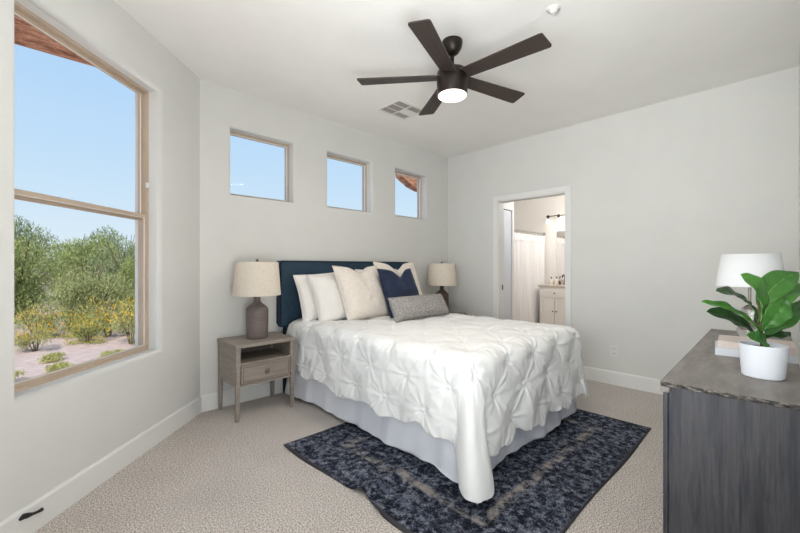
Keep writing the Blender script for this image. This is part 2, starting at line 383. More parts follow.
# bathroom door jamb + casing
j = st(empty('door_1', (0, 0, 0)))
bm = bmesh.new(); y0, y1, z1 = -DO[0], -DO[1], DO[2]
box(bm, -.002, .125, y0-.018, y0, 0, z1); box(bm, -.002, .125, y1, y1+.018, 0, z1); box(bm, -.002, .125, y1+.018, y0-.018, z1-.018, z1)
link('door_jamb', bm, MT, j)
bm = bmesh.new(); cw = .062
for (xa, xb, s_) in ((-.017, 0, 1), (.12, .137, 1)):
    box(bm, xa, xb, y0-.006, y0-.006+cw, 0, z1-.006+cw, .003, 1); box(bm, xa, xb, y1+.006-cw, y1+.006, 0, z1-.006+cw, .003, 1)
    box(bm, xa, xb, y1+.006, y0-.006, z1-.006, z1-.006+cw, .003, 1)
link('door_casing', bm, MT, j)
bm = bmesh.new(); box(bm, .075, .10, y0-.0205, y0-.018, .90, .965, .001, 1); box(bm, .082, .093, y0-.022, y0-.0205, .918, .946)
link('strike_plate', bm, MBRZ, j)

# ================================================================ bathroom
BX1 = 2.95
st(bx('floor', 0.0, BX1+.1, -2.6, .9, -.1, .0, MTILE)); st(bx('ceiling', .10, BX1+.1, -2.6, .9, H, H+.1, MBW))
st(bx('wall_bath_far', BX1, BX1+.1, -2.6, .9, 0, H, MBW)); st(bx('wall_bath_right', .12, BX1, -2.6, -2.5, 0, H, MBW))
st(bx('wall_bath_tub', .88, BX1, .78, .9, 0, H, MBW))
bm = bmesh.new(); box(bm, .12, .16, -.50, -.38, 0, H); box(bm, .88, .95, -.50, .78, 0, H); box(bm, .16, .88, -.50, -.38, 2.035, H); box(bm, .16, .88, -.40, -.38, 0, 2.035)
st(link('wall_bath_left', bm, MBW))
d3 = st(empty('door_3', (0, 0, 0)))
MDOOR = M('door_paint', srgb(226, 230, 238), .35)
bx('door_leaf', .165, .8795, -.495, -.455, .01, 2.025, MDOOR, d3, bev=.003)
bm = bmesh.new(); box(bm, .88, .935, -.515, -.50, 0, 2.035+.06, .003, 1); box(bm, .13, .88, -.515, -.50, 2.03, 2.095, .003, 1)
link('door_casing', bm, MT, d3)
# tub
bt = empty('bathtub', (2.0, .4, 0), label='white built-in bathtub behind the shower curtain', cat='bathtub')
bm = bmesh.new(); box(bm, -.93, .94, -.37, -.30, 0, .5, .015); box(bm, -.93, .94, .30, .37, 0, .5, .015); box(bm, -.93, -.86, -.30, .30, 0, .5); box(bm, .87, .94, -.30, .30, 0, .5); box(bm, -.86, .87, -.30, .30, 0, .1)
link('basin', bm, MTUB, bt)
# rod + curtain
MROD = M('satin_rod', srgb(176, 172, 166), .4, .3)
bm = bmesh.new(); tube(bm, [(.955, -.04, 1.835), (BX1-.005, -.04, 1.835)], .008); lathe(bm, [(.03, 0), (.03, .01)], 16, (0, 0, 0), True)
for v in bm.verts:
    if v.co.x < .5: v.co = Vector((BX1-.002-v.co.z, -.04+v.co.y, 1.835+v.co.x))
tag(link('curtain_rod', bm, MROD, smooth=True), 'metal rod carrying the white shower curtain in the bathroom', 'rod')
cu = empty('shower_curtain', (0, 0, 0), label='off-white pleated shower curtain hanging from a rod in the bathroom', cat='curtain')
def curt(u, v):
    x = .98+1.92*u; z = .12+1.66*v
    amp = .028*(1-.35*v); y = -.055+amp*sin(u*2*pi*17+.8*sin(u*9))+.008*sin(u*2*pi*41+v*2)
    return (x, y, z)
bm = bmesh.new(); grid(bm, 340, 12, curt); o = link('curtain_panel', bm, MCURT, cu, smooth=True)
bm = bmesh.new(); grid(bm, 340, 3, lambda u, v: (.98+1.92*u, -.068+.020*sin(u*2*pi*17+.8*sin(u*9)), 1.66+.125*v+.006*sin(u*2*pi*34))); link('curtain_header', bm, MCURT, cu, smooth=True)
for k in range(12):
    bm = bmesh.new(); cx = 1.14+k*.155; tube(bm, [(cx, -.04+.024*cos(t*pi/5), 1.822+.03*sin(t*pi/5)) for t in range(11)], .003, 6, False); link('curtain_ring', bm, MROD, cu)
# vanity
va = empty('bathroom_vanity', (2.44, -.18, 0), label='white bathroom vanity cabinet with doors, drawer and speckled counter', cat='vanity')
bx('body', .0, .508, -1.12, -.01, .09, .83, MCAB, va); bx('toe_kick', .05, .50, -1.10, -.03, 0, .09, MCAB, va)
bx('countertop', -.025, .508, -1.14, .012, .83, .865, MCNT, va, bev=.005); bx('backsplash', .49, .508, -1.14, .012, .865, .95, MCNT, va)
for k, (ya, yb) in enumerate(((-.29, -.03), (-.56, -.30), (-.83, -.57), (-1.10, -.84))):
    d = link('door', frame_bm(ya, yb, .12, .63, .05, -.001, .018), MCAB, va, loc=(0, 0, 0), rot=(0, 0, radians(90)))
    bx('door_panel', ya+.04, yb-.04, -.001, .008, .16, .59, MCAB, d)
    bm = bmesh.new(); bmesh.ops.create_uvsphere(bm, u_segments=12, v_segments=8, radius=.012, matrix=Matrix.Translation(((ya+.025 if k % 2 == 0 else yb-.025), .03, .40))); link('knob', bm, MBRZ, d, smooth=True)
for ya, yb in ((-.56, -.03), (-1.10, -.57)):
    d = bx('drawer', -.018, .001, ya, yb, .65, .80, MCAB, va, bev=.003)
    bm = bmesh.new(); bmesh.ops.create_uvsphere(bm, u_segments=12, v_segments=8, radius=.012, matrix=Matrix.Translation((-.03, (ya+yb)/2, .725))); link('knob', bm, MBRZ, d, smooth=True)
fa = empty('bathroom_faucet', (2.80, -.50, .865), label='dark bronze sink faucet on the bathroom vanity', cat='faucet')
bm = bmesh.new(); tube(bm, [(0, 0, 0), (0, 0, .13), (-.02, 0, .165), (-.06, 0, .18), (-.10, 0, .165), (-.115, 0, .13)], .011); lathe(bm, [(.025, 0), (.022, .012)], 16)
link('spout', bm, MBRZ, fa, smooth=True)
for s_ in (-1, 1):
    bm = bmesh.new(); lathe(bm, [(.02, 0), (.014, .03), (.014, .055)], 14, (0, s_*.09, 0)); box(bm, -.05, .008, s_*.09-.007, s_*.09+.007, .05, .062); link('handle', bm, MBRZ, fa)
for k, (yy, hh) in enumerate(((-.27, .085), (-.37, .09))):
    s = empty('soap_dispenser', (2.76, yy, .865), label=('cream soap bottle with dark pump nearest the curtain on the vanity', 'cream soap bottle with dark pump standing beside the faucet')[k], cat='bottle', group='soap bottles on the vanity')
    bm = bmesh.new(); lathe(bm, [(.028, 0), (.03, .01), (.03, hh), (.012, hh+.015)], 20); link('bottle_body', bm, MIVORY, s, smooth=True)
    bm = bmesh.new(); tube(bm, [(0, 0, hh+.01), (0, 0, hh+.05), (-.035, 0, hh+.05)], .008, 8); link('pump', bm, MBRZ, s)
mi = empty('bathroom_mirror', (BX1-.001, -.75, 0), label='frameless wall mirror above the bathroom vanity', cat='mirror')
bx('mirror_sheet', -.008, 0, -.45, .46, .96, 1.87, MMIR, mi, bev=.002)
lf = empty('vanity_light', (BX1, -.62, 2.13), label='bronze bar light with lit glass shades above the bathroom mirror', cat='light')
bx('back_plate', -.025, 0, -.07, .10, -.06, .09, MBRZ, lf, bev=.004)
bm = bmesh.new(); tube(bm, [(-.09, -.45, .03), (-.09, .50, .03)], .009); tube(bm, [(-.02, 0, .03), (-.09, 0, .03)], .009); link('bar', bm, MBRZ, lf)
for yy in (.46, .26, -.06, -.26):
    bm = bmesh.new(); lathe(bm, [(.022, .05), (.024, 0), (.02, -.02)], 16, (-.09, yy, .0)); s = link('socket', bm, MBRZ, lf, smooth=True)
    bm = bmesh.new(); lathe(bm, [(.024, -.02), (.042, -.10)], 20, (-.09, yy, 0), False); link('glass_shade', bm, MLITB, s, smooth=True)
pl = bpy.data.lights.new('vanity_bulb', 'POINT'); pl.energy = 5; pl.color = (1, .93, .84); pl.shadow_soft_size = .08
po = bpy.data.objects.new('vanity_bulb', pl); COL.objects.link(po); po.location = (2.7, -.6, 1.95)

# ================================================================ exterior
st(bx('ground', -60, 60, .25, 90, -.5, -.2, MGR))
st(bx('ground', -60, worg[0]-.3, -60, .25, -.5, -.2, MGR)); st(bx('ground', worg[0]-.3, 60, -60, -5.6, -.5, -.2, MGR))
# roof eave outside the big window
bm = bmesh.new(); ol = [(-3.0, .185), (-3.0, .40), (-4.95, .40), (-4.95, -1.15), (-4.60, -1.10), (-3.30, .185)]
lo = [bm.verts.new((x, y, 2.76)) for x, y in ol]; hi = [bm.verts.new((x, y, 2.96)) for x, y in ol]
bm.faces.new(lo); bm.faces.new(hi[::-1])
for i in range(6): bm.faces.new((lo[i], lo[(i+1) % 6], hi[(i+1) % 6], hi[i]))
tag(link('roof_eave', bm, MSOF), 'brown weathered wood roof eave seen through the top of the large window', 'eave')
bm = bmesh.new(); n = 10
prof = [(-.235, 2.75), (-.235, 2.62), (-.22, 2.57), (-.16, 2.53), (-.08, 2.50), (0, 2.455), (.2, 2.41), (1.4, 2.40), (1.4, 2.75)]
A = [bm.verts.new((x, .70, z)) for x, z in prof]; B = [bm.verts.new((x, .84, z)) for x, z in prof]
bm.faces.new(A); bm.faces.new(B[::-1])
for i in range(len(A)): bm.faces.new((A[i], A[(i+1) % len(A)], B[(i+1) % len(A)], B[i]))
tag(link('carved_beam', bm, MSOF), 'brown wooden beam end with curved underside outside the small window nearest the corner', 'beam')

def shrub_mesh(name, R, Hh, n, size, mats, seed, yellow=0, base=.1, stems=14):
    rnd = random.Random(seed); bm = bmesh.new()
    zlo = .16 if base > .05 else .02
    lobes = [(rnd.uniform(-.55, .55)*R, rnd.uniform(-.55, .55)*R, rnd.uniform(zlo, .74)*Hh, rnd.uniform(.32, .5)*R) for _ in range(9)]
    for i in range(n):
        lx, ly, lz, lr = rnd.choice(lobes)
        d = Vector((rnd.gauss(0, 1), rnd.gauss(0, 1), rnd.gauss(0, 1))).normalized()*lr*rnd.random()**.4
        d.z *= .85*Hh/R/1.3
        p = Vector((lx, ly, lz))+d; p.z = max(p.z, base)
        s = size*rnd.uniform(.6, 1.4); u = Vector((rnd.gauss(0, .5), rnd.gauss(0, .5), rnd.gauss(.9, .5))).normalized()*s*2.1
        w = Vector((rnd.gauss(0, 1), rnd.gauss(0, 1), rnd.gauss(0, 1))).normalized()*s*.36
        vs = [bm.verts.new(p-w), bm.verts.new(p+w), bm.verts.new(p+u)]
        f = bm.faces.new(vs)
        if yellow and rnd.random() < yellow and d.z > -.1*lr: f.material_index = 1
    me = bpy.data.meshes.new(name); bm.to_mesh(me); bm.free()
    for m in mats: me.materials.append(m.m)
    bs = bmesh.new()
    for k in range(stems):
        an = rnd.uniform(0, 2*pi); rr = rnd.uniform(.2, .8)*R; zz = rnd.uniform(.55, .98)*Hh
        tube(bs, [(0.03*cos(an), .03*sin(an), 0), (.35*rr*cos(an+.2), .35*rr*sin(an+.2), zz*.45), (rr*cos(an), rr*sin(an), zz)], [.022*R, .014*R, .005*R], 5)
    ms = bpy.data.meshes.new(name+'_branches'); bs.to_mesh(ms); bs.free(); ms.materials.append(MTW.m)
    return me, ms
def put(kind, meshes, x, y, z, s, rz, label, cat, group, sz=None):
    r = empty(kind, (x, y, z), rz, label=label, cat=cat, group=group); r.scale = (s, s, sz or s)
    for nm, me in zip(('foliage', 'branches'), meshes):
        o = bpy.data.objects.new(nm, me); COL.objects.link(o); o.parent = r
GV = [shrub_mesh('shrub_a', 1.3, 2.2, 15000, .034, [MBU1], 1), shrub_mesh('shrub_b', 1.4, 2.0, 15000, .034, [MBU2], 2), shrub_mesh('shrub_c', 1.2, 2.3, 13000, .036, [MBU3], 3)]
YV = [shrub_mesh('flower_a', .5, .75, 2600, .024, [MBU2, MYEL], 4, .35, .03, 10), shrub_mesh('flower_b', .55, .7, 2600, .026, [MBU1, MYEL], 5, .35, .03, 10)]
GS = [shrub_mesh('grass_a', .4, .25, 1200, .03, [MGRS], 6, 0, .02, 0), ]
rnd = random.Random(11)
kinds = ['bushy green desert shrub growing beyond the window', 'olive green desert shrub growing beyond the window', 'grey green desert shrub growing beyond the window']
gpos = []
for row, (yy, sc_) in enumerate(((8.0, .84), (10.2, .98), (13.2, 1.2), (17.5, 1.5))):
    for k in range(7):
        xx = -4.35+(yy+3.4)*.07+(k-3+.5*(len(gpos)//7 % 2))*(2.5*sc_)+rnd.uniform(-.3, .3)
        gpos.append((xx, yy+rnd.uniform(-.5, .5), sc_*rnd.uniform(.9, 1.08)))
for i, (xx, yy, s_) in enumerate(gpos):
    k = (i*2+i//3) % 3
    put('desert_shrub', GV[k], xx, yy, -.2, s_, rnd.uniform(0, 6), kinds[k], 'shrub', 'green shrubs beyond the window')
ypos = [(-4.2, 5.3, .7), (-3.62, 6.6, .85), (-2.95, 4.9, 1.0), (-2.35, 5.9, 1.25), (-3.15, 6.1, 1.1), (-1.9, 4.8, 1.1), (-4.85, 6.2, .8), (-2.7, 7.2, 1.1), (-5.5, 5.2, .8), (-1.3, 6.2, 1.1), (-4.2, 6.9, .9), (-3.5, 5.55, .7)]
for i, (xx, yy, s_) in enumerate(ypos):
    put('flowering_bush', YV[i % 2], xx, yy, -.2, s_, rnd.uniform(0, 6), 'low bush with yellow flowers in front of the green shrubs', 'bush', 'yellow flowering bushes beyond the window')
for i, (xx, yy, s_) in enumerate(((-4.2, 2.7, .45), (-3.95, 3.4, .5), (-4.5, 3.3, .6), (-3.35, 3.9, .5), (-4.05, 4.2, .5))):
    put('grass_tuft', GS[0][:1], xx, yy, -.2, s_, i, 'pale yellow-green grass tuft on the gravel outside the window', 'grass', 'grass tufts on the gravel')

# ================================================================ rug
RC = ((RX0+RX1)/2, (RY0+RY1)/2)
def rug(u, v):
    x = RX0+(RX1-RX0)*u; y = RY0+(RY1-RY0)*v
    z = .0088
    t = (x-RX0)/.62
    if 0 <= t <= 1.3:
        yc = -1.81-.05*t; k = max(0, 1-abs(t)/1.3)
        z += .034*k**.7*exp(-((y-yc)/.045)**2) + .012*k*exp(-((y-yc+.16)/.05)**2)
    xx = x
    if u < .25: xx += .012*sin((y+1.0)*7)*(1-u*4)+.03*exp(-((y+1.85)/.1)**2)*(1-u*4)
    return (xx-RC[0], y-RC[1]+.006*sin(x*5), z)
bm = bmesh.new(); vs, fs = grid(bm, 180, 150, rug)
ret = bmesh.ops.extrude_face_region(bm, geom=[f for f in bm.faces])
for q in ret['geom']:
    if isinstance(q, bmesh.types.BMVert): q.co.z -= .0085
o = link('area_rug', bm, MRUG, smooth=True, loc=(RC[0], RC[1], 0)); tag(o, 'navy blue distressed area rug with rumpled corner under the foot of the bed', 'rug')

# ================================================================ bed
bed = empty('bed', (-1.76, -1.1, 0), label='queen bed with dark blue upholstered headboard, white pintuck comforter and pale skirt', cat='bed')
def bp(name, bm, mat, smooth=False, parent=bed):
    for v in bm.verts: v.co -= Vector((-1.76, -1.1, 0))
    return link(name, bm, mat, parent, smooth)
bm = bmesh.new(); box(bm, -2.585, -.885, -.085, -.018, .63, 1.255, .022, 4); hb = autosmooth(bp('headboard', bm, MNAVY))
bm = bmesh.new()
for z in (1.252,):
    pts = [(-2.580, -.088, .66), (-2.580, -.088, 1.24), (-2.570, -.088, 1.25), (-.90, -.088, 1.25), (-.89, -.088, 1.24), (-.89, -.088, .66)]
    tube(bm, pts, .006, 8)
    tube(bm, [(-2.58, -.016, 1.25), (-.89, -.016, 1.25)], .005, 8)
    tube(bm, [(-2.583, -.016, .66), (-2.583, -.016, 1.25)], .005, 8)
o = bp('piping', bm, MPIPE, True); o.parent = hb
for xx in (-2.53, -.99):
    bm = bmesh.new(); box(bm, xx, xx+.06, -.07, -.025, 0.0, .64, .003, 1); bp('headboard_leg', bm, MPIPE)
bm = bmesh.new(); box(bm, -2.50, -1.02, -2.12, -.10, .12, .36, .02, 2); bp('box_spring', bm, MMAT)
bm = bmesh.new(); box(bm, -2.49, -1.03, -2.12, -.10, .36, .66, .06, 5); bp('mattress', bm, MMAT, True)
for xx in (-2.40, -1.12):
    for yy in (-.2, -2.0):
        bm = bmesh.new(); box(bm, xx-.03, xx+.03, yy-.03, yy+.03, .018, .12); bp('leg', bm, MBLK)
# bed skirt: ruffled cloth walking round three sides
path = []
X0, X1, YH, YF = -2.505, -1.01, -.11, -2.15; rc = .05
N = 700; segs = [YH-YF-rc, pi/2*rc, X1-X0-2*rc, pi/2*rc, YH-YF-rc]; T = sum(segs)
def sk(u):
    s = u*T
    if s < segs[0]: return (X0, YH-s), (-1, 0)
    s -= segs[0]
    if s < segs[1]: a = s/rc; return (X0+rc-rc*cos(a), YF+rc-rc*sin(a)), (-cos(a), -sin(a))
    s -= segs[1]
    if s < segs[2]: return (X0+rc+s, YF), (0, -1)
    s -= segs[2]
    if s < segs[3]: a = s/rc; return (X1-rc+rc*sin(a), YF+rc-rc*cos(a)), (sin(a), -cos(a))
    s -= segs[3]; return (X1, YF+rc+s), (1, 0)
def skirt(u, v):
    (x, y), (nx, ny) = sk(u); z = .37-(.35+.008*sin(u*60))*v
    s = u*T
    w = (.010*sin(s*9+.7)+.012*sin(s*4.1+2)+.006*sin(s*23)+.004*sin(s*41))*v**1.2 + .03*v + .012*noise.noise(Vector((s*3, v*2.5, 4)))
    cornr = exp(-((s-segs[0])/.16)**2); w += .07*cornr*v**1.5
    if z < .028: z = .028
    return (x+nx*w, y+ny*w, z)
bm = bmesh.new(); grid(bm, N, 24, skirt); o = bp('bed_skirt', bm, MSKIRT, True); o['label'] = 'pale blue-grey fabric bed skirt'
md = o.modifiers.new('t', 'SOLIDIFY'); md.thickness = .002

# comforter
ZT = .685; XL, XR = -2.525, -.985; YFt = -2.175; YHd = -.125; RB = .075
wL, wF, wR = .43, .49, .38
PS = .35
def relief(a, b):
    """pintuck relief height for flat cloth coordinates"""
    # two interleaved lattices of pinches
    best = None
    h = 0
    for off in (0, .5):
        ia = round(a/PS-off)+off; ib = round(b/PS-off)+off
        dx = a-ia*PS; dy = b-ib*PS; r = hypot(dx, dy)
        if best is None or r < best[0]: best = (r, dx, dy, ia, ib)
    r, dx, dy, ia, ib = best
    th = atan2(dy, dx); ph = 3*sin(ia*12.9+ib*4.1)
    h += -.016*exp(-(r/.035)**2)+.008*exp(-(r/.012)**2)
    env = exp(-r/.10)*(1-exp(-(r/.012)**2))
    cr_ = max(0, cos(4*th+ph*.3))**4; cr2_ = max(0, cos(6.5*th+ph))**6
    h += env*(.010*cr_+.007*cr2_-.003)
    d1 = abs(((a+b)/PS+.5) % 1-.5)*PS*.7; d2 = abs(((a-b)/PS+.5) % 1-.5)*PS*.7
    wob = max(0, .5+1.1*noise.noise(Vector((a*4, b*4, 1))))
    h += .006*exp(-(d1/.009)**2)*wob + .006*exp(-(d2/.009)**2)*max(0, 1-wob)
    h += .010*min(1, r/.14)**1.5
    h += .008*noise.noise(Vector((a*5, b*5, 2)))+.003*noise.noise(Vector((a*15, b*15, 5)))
    return h*1.3
CX = (XL+XR)/2
def comf_base(a, b):
    """a: across (0 = centre), b: 0 = head, grows to foot. returns position of smooth drape"""
    hw = (XR-XL)/2; LL = YHd-YFt
    ea = abs(a)-(hw-RB); eb = b-(LL-RB)
    sgn = -1 if a < 0 else 1
    px_ = max(ea, 0); py_ = max(eb, 0)
    bx_ = CX+sgn*min(abs(a), hw-RB); by_ = YHd-min(b, LL-RB)
    if px_ == 0 and py_ == 0: return Vector((bx_, by_, ZT))
    r = hypot(px_, py_); ca = px_/r; cb = py_/r
    q = RB*pi/2
    if r < q:
        an = r/RB; out = RB*sin(an); z = ZT-RB*(1-cos(an))
    else:
        f = r-q; corner = 4*(ca*cb)**2*(1 if a < 0 else .25); f = f*(1+.42*corner) if f*(1+.42*corner) < .48 else .48+.10*math.tanh((f*(1+.42*corner)-.48)/.10)  # 1 on the diagonal
        flare = .07*f+.012*(f/.4)**2
        out = RB+flare*(1+.2*corner); z = ZT-RB-f*(.985-.02*corner)
        # drape waves
        s = by_*1.0 if ca > cb else bx_
        k = min(1, f/.3)
        out += k*(.009*sin(s*13+1)+.005*sin(s*29+2)) * (1-corner)
        ang = atan2(py_, px_)
        out += f*.29*corner+k*.010*corner*sin(ang*11+.6)
    return Vector((bx_+sgn*ca*out, by_-cb*out, z))
na, nb = 330, 340
A0 = -((XR-XL)/2+wL); A1 = (XR-XL)/2+wR; B1 = (YHd-YFt)+wF
def comf_full(u, v):
    a = A0+(A1-A0)*u; b = B1*v
    # rounded hem corners of the cloth
    hw = (XR-XL)/2; LL = YHd-YFt
    # hem waviness
    if v > .8: b -= (v-.8)*5*(.02*sin(a*14)+.015*sin(a*31))
    if u < .2: a += (.2-u)*5*(.02*sin(b*12)+.012*sin(b*27)) + (.2-u)*5*.075*max(0, 1-b/.9)
    # head end tucks in a little
    da = max(0, abs(a)-hw); db = max(0, b-LL)
    wS = wL if a < 0 else wR
    qa, qb = da/wS, db/wF; m = hypot(qa, qb); mx = max(qa, qb)
    lim = 1.16 if a < 0 else 1.0
    if qa > 0 and qb > 0:   # round off the cloth corner
        k = min(1, lim*mx/m); a = (1 if a > 0 else -1)*(hw+da*k); b = LL+db*k
    p = comf_base(a, b); e_ = .004
    pa = comf_base(a+e_, b)-comf_base(a-e_, b); pb = comf_base(a, b+e_)-comf_base(a, b-e_)
    nrm = pb.cross(pa)
    if nrm.length > 1e-9: nrm.normalize()
    else: nrm = Vector((0, 0, 1))
    if nrm.z < -.2: nrm = -nrm
    hd = relief(a+.04, b+.02)
    # puffier hem
    cc = min(1, da/.06)*max(0, min(1, (b-LL+.07)/.11)) if a < 0 else min(1, da/.1)*min(1, db/.1)
    hd *= 1-.85*cc
    p = p+nrm*(hd+.012)
    if p.z < .022: p.z = .022
    return p
bm = bmesh.new(); grid(bm, na, nb, comf_full)
o = bp('comforter', bm, MCOMF, True); o['label'] = 'white pintuck comforter draped over the mattress'
md = o.modifiers.new('t', 'SOLIDIFY'); md.thickness = .004; md.offset = -1

# ---------------------------------------------------------------- pillows
def pillow(name, w, h, t, mat, loc, lean, yaw, label, group=None, dent=0, dentx=0, roll=0, flange=0, seed=0, mat2=None, pinch=.06):
    root = empty(name, loc, 0, label=label, cat='pillow', group=group)
    root.rotation_euler = (0, 0, radians(yaw))
    bm = bmesh.new(); n = 40
    def surf(side):
        def fn(u, v):
            a = 2*u-1; b = 2*v-1
            # pincushion outline
            ex = 1-pinch*(1-b*b)**1 * abs(a)**3; ey = 1-pinch*(1-a*a)*abs(b)**3
            x = a*w/2*ex; z = b*h/2*ey
            g = max(0, (1-abs(a)**2.6))**.5*max(0, (1-abs(b)**2.6))**.5
            th = t/2*g**.85
            th += .012*noise.noise(Vector((a*2+seed, b*2, side*3)))*g + .006*noise.noise(Vector((a*6+seed, b*6, side*3)))*g
            if dent:
                k = exp(-((a-dentx)/.33)**2)*max(0, (b+.35)/1.35)**1.5
                z -= dent*k; th *= 1-.25*k
                x += .04*(a-dentx)*k
            # sag: bottom fuller
            th *= 1+.15*(-b)
            y = side*th
            return Vector((x, y, z+h/2))
        return fn
    ml = Matrix.Rotation(radians(roll), 4, 'Y'); mt = Matrix.Rotation(radians(-lean), 4, 'X')
    M_ = mt @ ml
    for s_ in (-1, 1):
        f = surf(s_); grid(bm, n, n, lambda u, v: M_ @ f(u, v))
    bmesh.ops.remove_doubles(bm, verts=bm.verts, dist=.0008)
    c = link('cushion', bm, mat, root, True)
    # seam piping round the edge
    f = surf(0); pts = []
    for k in range(n): pts.append(f(k/n, 0))
    for k in range(n): pts.append(f(1, k/n))
    for k in range(n): pts.append(f(1-k/n, 1))
    for k in range(n): pts.append(f(0, 1-k/n))
    pts.append(pts[0])
    bm = bmesh.new(); tube(bm, [M_ @ p for p in pts], flange or .004, 6, False); link('seam', bm, mat2 or mat, root, True)
    return root
PZ = .70
pillow('sleeping_pillow', .66, .46, .16, MPIL, (-2.15, -.31, PZ), 16, 0, 'white sleeping pillow leaning on the headboard, leftmost and rearmost', 'sleeping pillows', roll=-4, seed=1)
pillow('sleeping_pillow', .64, .48, .17, MPIL, (-2.075, -.45, PZ-.01), 22, 0, 'white sleeping pillow between the leftmost pillow and the cream square pillow', 'sleeping pillows', roll=-3, seed=2)
pillow('sleeping_pillow', .62, .47, .15, MPIL, (-1.45, -.24, PZ+.01), 12, 0, 'white pillow mostly hidden behind the navy and cream pillows', 'sleeping pillows', dent=.03, seed=3)
pillow('square_pillow', .57, .56, .18, MCREAM, (-1.905, -.58, PZ-.005), 24, 4, 'large cream linen square pillow with a dented top edge left of centre', None, dent=.06, dentx=.05, seed=4)
pillow('square_pillow', .66, .59, .17, MIVORY, (-1.29, -.47, PZ-.005), 20, 4, 'large ivory square pillow standing behind the navy velvet pillow', None, dent=.085, dentx=.0, seed=5)
pillow('throw_pillow', .51, .52, .16, MNAVYP, (-1.50, -.69, PZ-.005), 22, 4, 'navy blue velvet throw pillow with a chopped top', None, dent=.085, dentx=.15, seed=6)
pillow('lumbar_pillow', .79, .235, .19, MBOUC, (-1.53, -.94, PZ+.005), 28, 3, 'long grey boucle lumbar pillow lying in front of the navy pillow', None, seed=7, pinch=.03)

# ================================================================ nightstands
def nightstand(loc, label):
    r = empty('nightstand', loc, label=label, cat='nightstand', group='greige nightstands beside the bed')
    w, d, h = .49, .40, .595; x0, x1, y0, y1 = -w/2, w/2, -d, 0
    bx('top', x0-.006, x1+.006, y0-.006, y1, h-.028, h, MGREY, r, bev=.003)
    for sx_, sy_ in ((0, 0), (1, 0), (0, 1), (1, 1)):
        bm = bmesh.new(); lx = x0 if sx_ == 0 else x1-.038; ly = y0 if sy_ == 0 else y1-.038
        vs = box(bm, lx, lx+.038, ly, ly+.038, 0, h-.028, .002, 1)
        for v in vs:
            if v.co.z < .1:
                v.co.x = (lx+.019)+(v.co.x-lx-.019)*.68+(-.004 if sx_ == 0 else .004); v.co.y = (ly+.019)+(v.co.y-ly-.019)*.68
        link('leg', bm, MGREY, r)
    for xx in (x0+.004, x1-.022):
        bx('side_panel', xx, xx+.018, y0+.038, y1-.038, .265, h-.028, MGREY, r)
    bx('back_panel', x0+.022, x1-.022, y1-.016, y1-.006, .265, h-.028, MGREYD, r)
    bx('shelf', x0+.022, x1-.022, y0+.004, y1-.016, .432, .448, MGREY, r)
    bx('bottom_panel', x0+.022, x1-.022, y0+.004, y1-.016, .265, .28, MGREY, r)
    dr = bx('drawer', x0+.041, x1-.041, y0+.003, y0+.022, .284, .428, MGREY, r, bev=.002)
    bm = bmesh.new(); a, b = x0+.041, x1-.041
    for q in ((a+.014, a+.017, .298, .414), (b-.017, b-.014, .298, .414), (a+.014, b-.014, .298, .301), (a+.014, b-.014, .411, .414)):
        box(bm, q[0], q[1], y0+.0015, y0+.0035, q[2], q[3])
    link('drawer_inlay', bm, MGREYD, dr)
    bm = bmesh.new(); tube(bm, [(0, y0+.003, .357), (0, y0-.014, .357)], .005, 10)
    pr = [(.021*cos(t*pi/4), y0-.013, .357+.021*sin(t*pi/4)) for t in range(9)]; tube(bm, pr, .003, 8, False); link('ring_pull', bm, MKNOB, dr, True)
    return r
ns = nightstand((-2.876, -.035, 0), 'greige wooden nightstand with one drawer left of the bed')
ns2 = copy_tree(ns); ns2.location = (-.42, -.035, 0); ns2['label'] = 'greige nightstand right of the bed, hidden behind it under the brown lamp'

def table_lamp(loc, mb, label):
    r = empty('table_lamp', loc, label=label, cat='lamp')
    bm = bmesh.new(); lathe(bm, [(.082, 0), (.086, .004), (.088, .02), (.091, .22), (.089, .245), (.08, .262), (.055, .282), (.034, .298), (.027, .312), (.026, .35), (.030, .356)], 40); o = link('lamp_base', bm, mb, r); autosmooth(o, 50)
    bm = bmesh.new(); tube(bm, [(0, 0, .35), (0, 0, .655)], .005, 8); lathe(bm, [(.011, .648), (.013, .655), (.008, .668)], 12); link('stem', bm, MKNOB, r)
    for k in range(3):
        pass
    bm = bmesh.new(); rb, rt, z0_, z1_ = .192, .172, .362, .642
    lathe(bm, [(rb, z0_), (rb+.001, z0_+.006), (rt+.001, z1_-.006), (rt, z1_), (rt-.003, z1_), (rb-.003, z0_)], 56, cap=False)
    link('lamp_shade', bm, MSH, r, True)
    bm = bmesh.new()
    for k in range(3):
        a = k*2*pi/3+.4; tube(bm, [(0, 0, .64), (.17*cos(a), .17*sin(a), .636)], .002, 6)
    bm2 = bmesh.new(); link('spider', bm, MKNOB, r); bm2.free()
    return r
l1 = table_lamp((-2.87, -.235, .5955), MLB, 'taupe ceramic bottle table lamp with linen drum shade on the left nightstand')
bm = bmesh.new(); tube(bm, [(-2.87+.06, -.16, .602), (-2.80, -.022, .61), (-2.76, -.017, .45), (-2.73, -.02, .28), (-2.70, -.06, .20), (-2.64, -.12, .17), (-2.60, -.08, .21), (-2.57, -.03, .25)], .0028, 6)
for v in bm.verts: v.co -= Vector((-2.87, -.235, .5955))
link('power_cord', bm, MKNOB, l1, True)
l2 = table_lamp((-.42, -.235, .5955), MLB2, 'dark brown bottle table lamp with linen drum shade right of the bed')

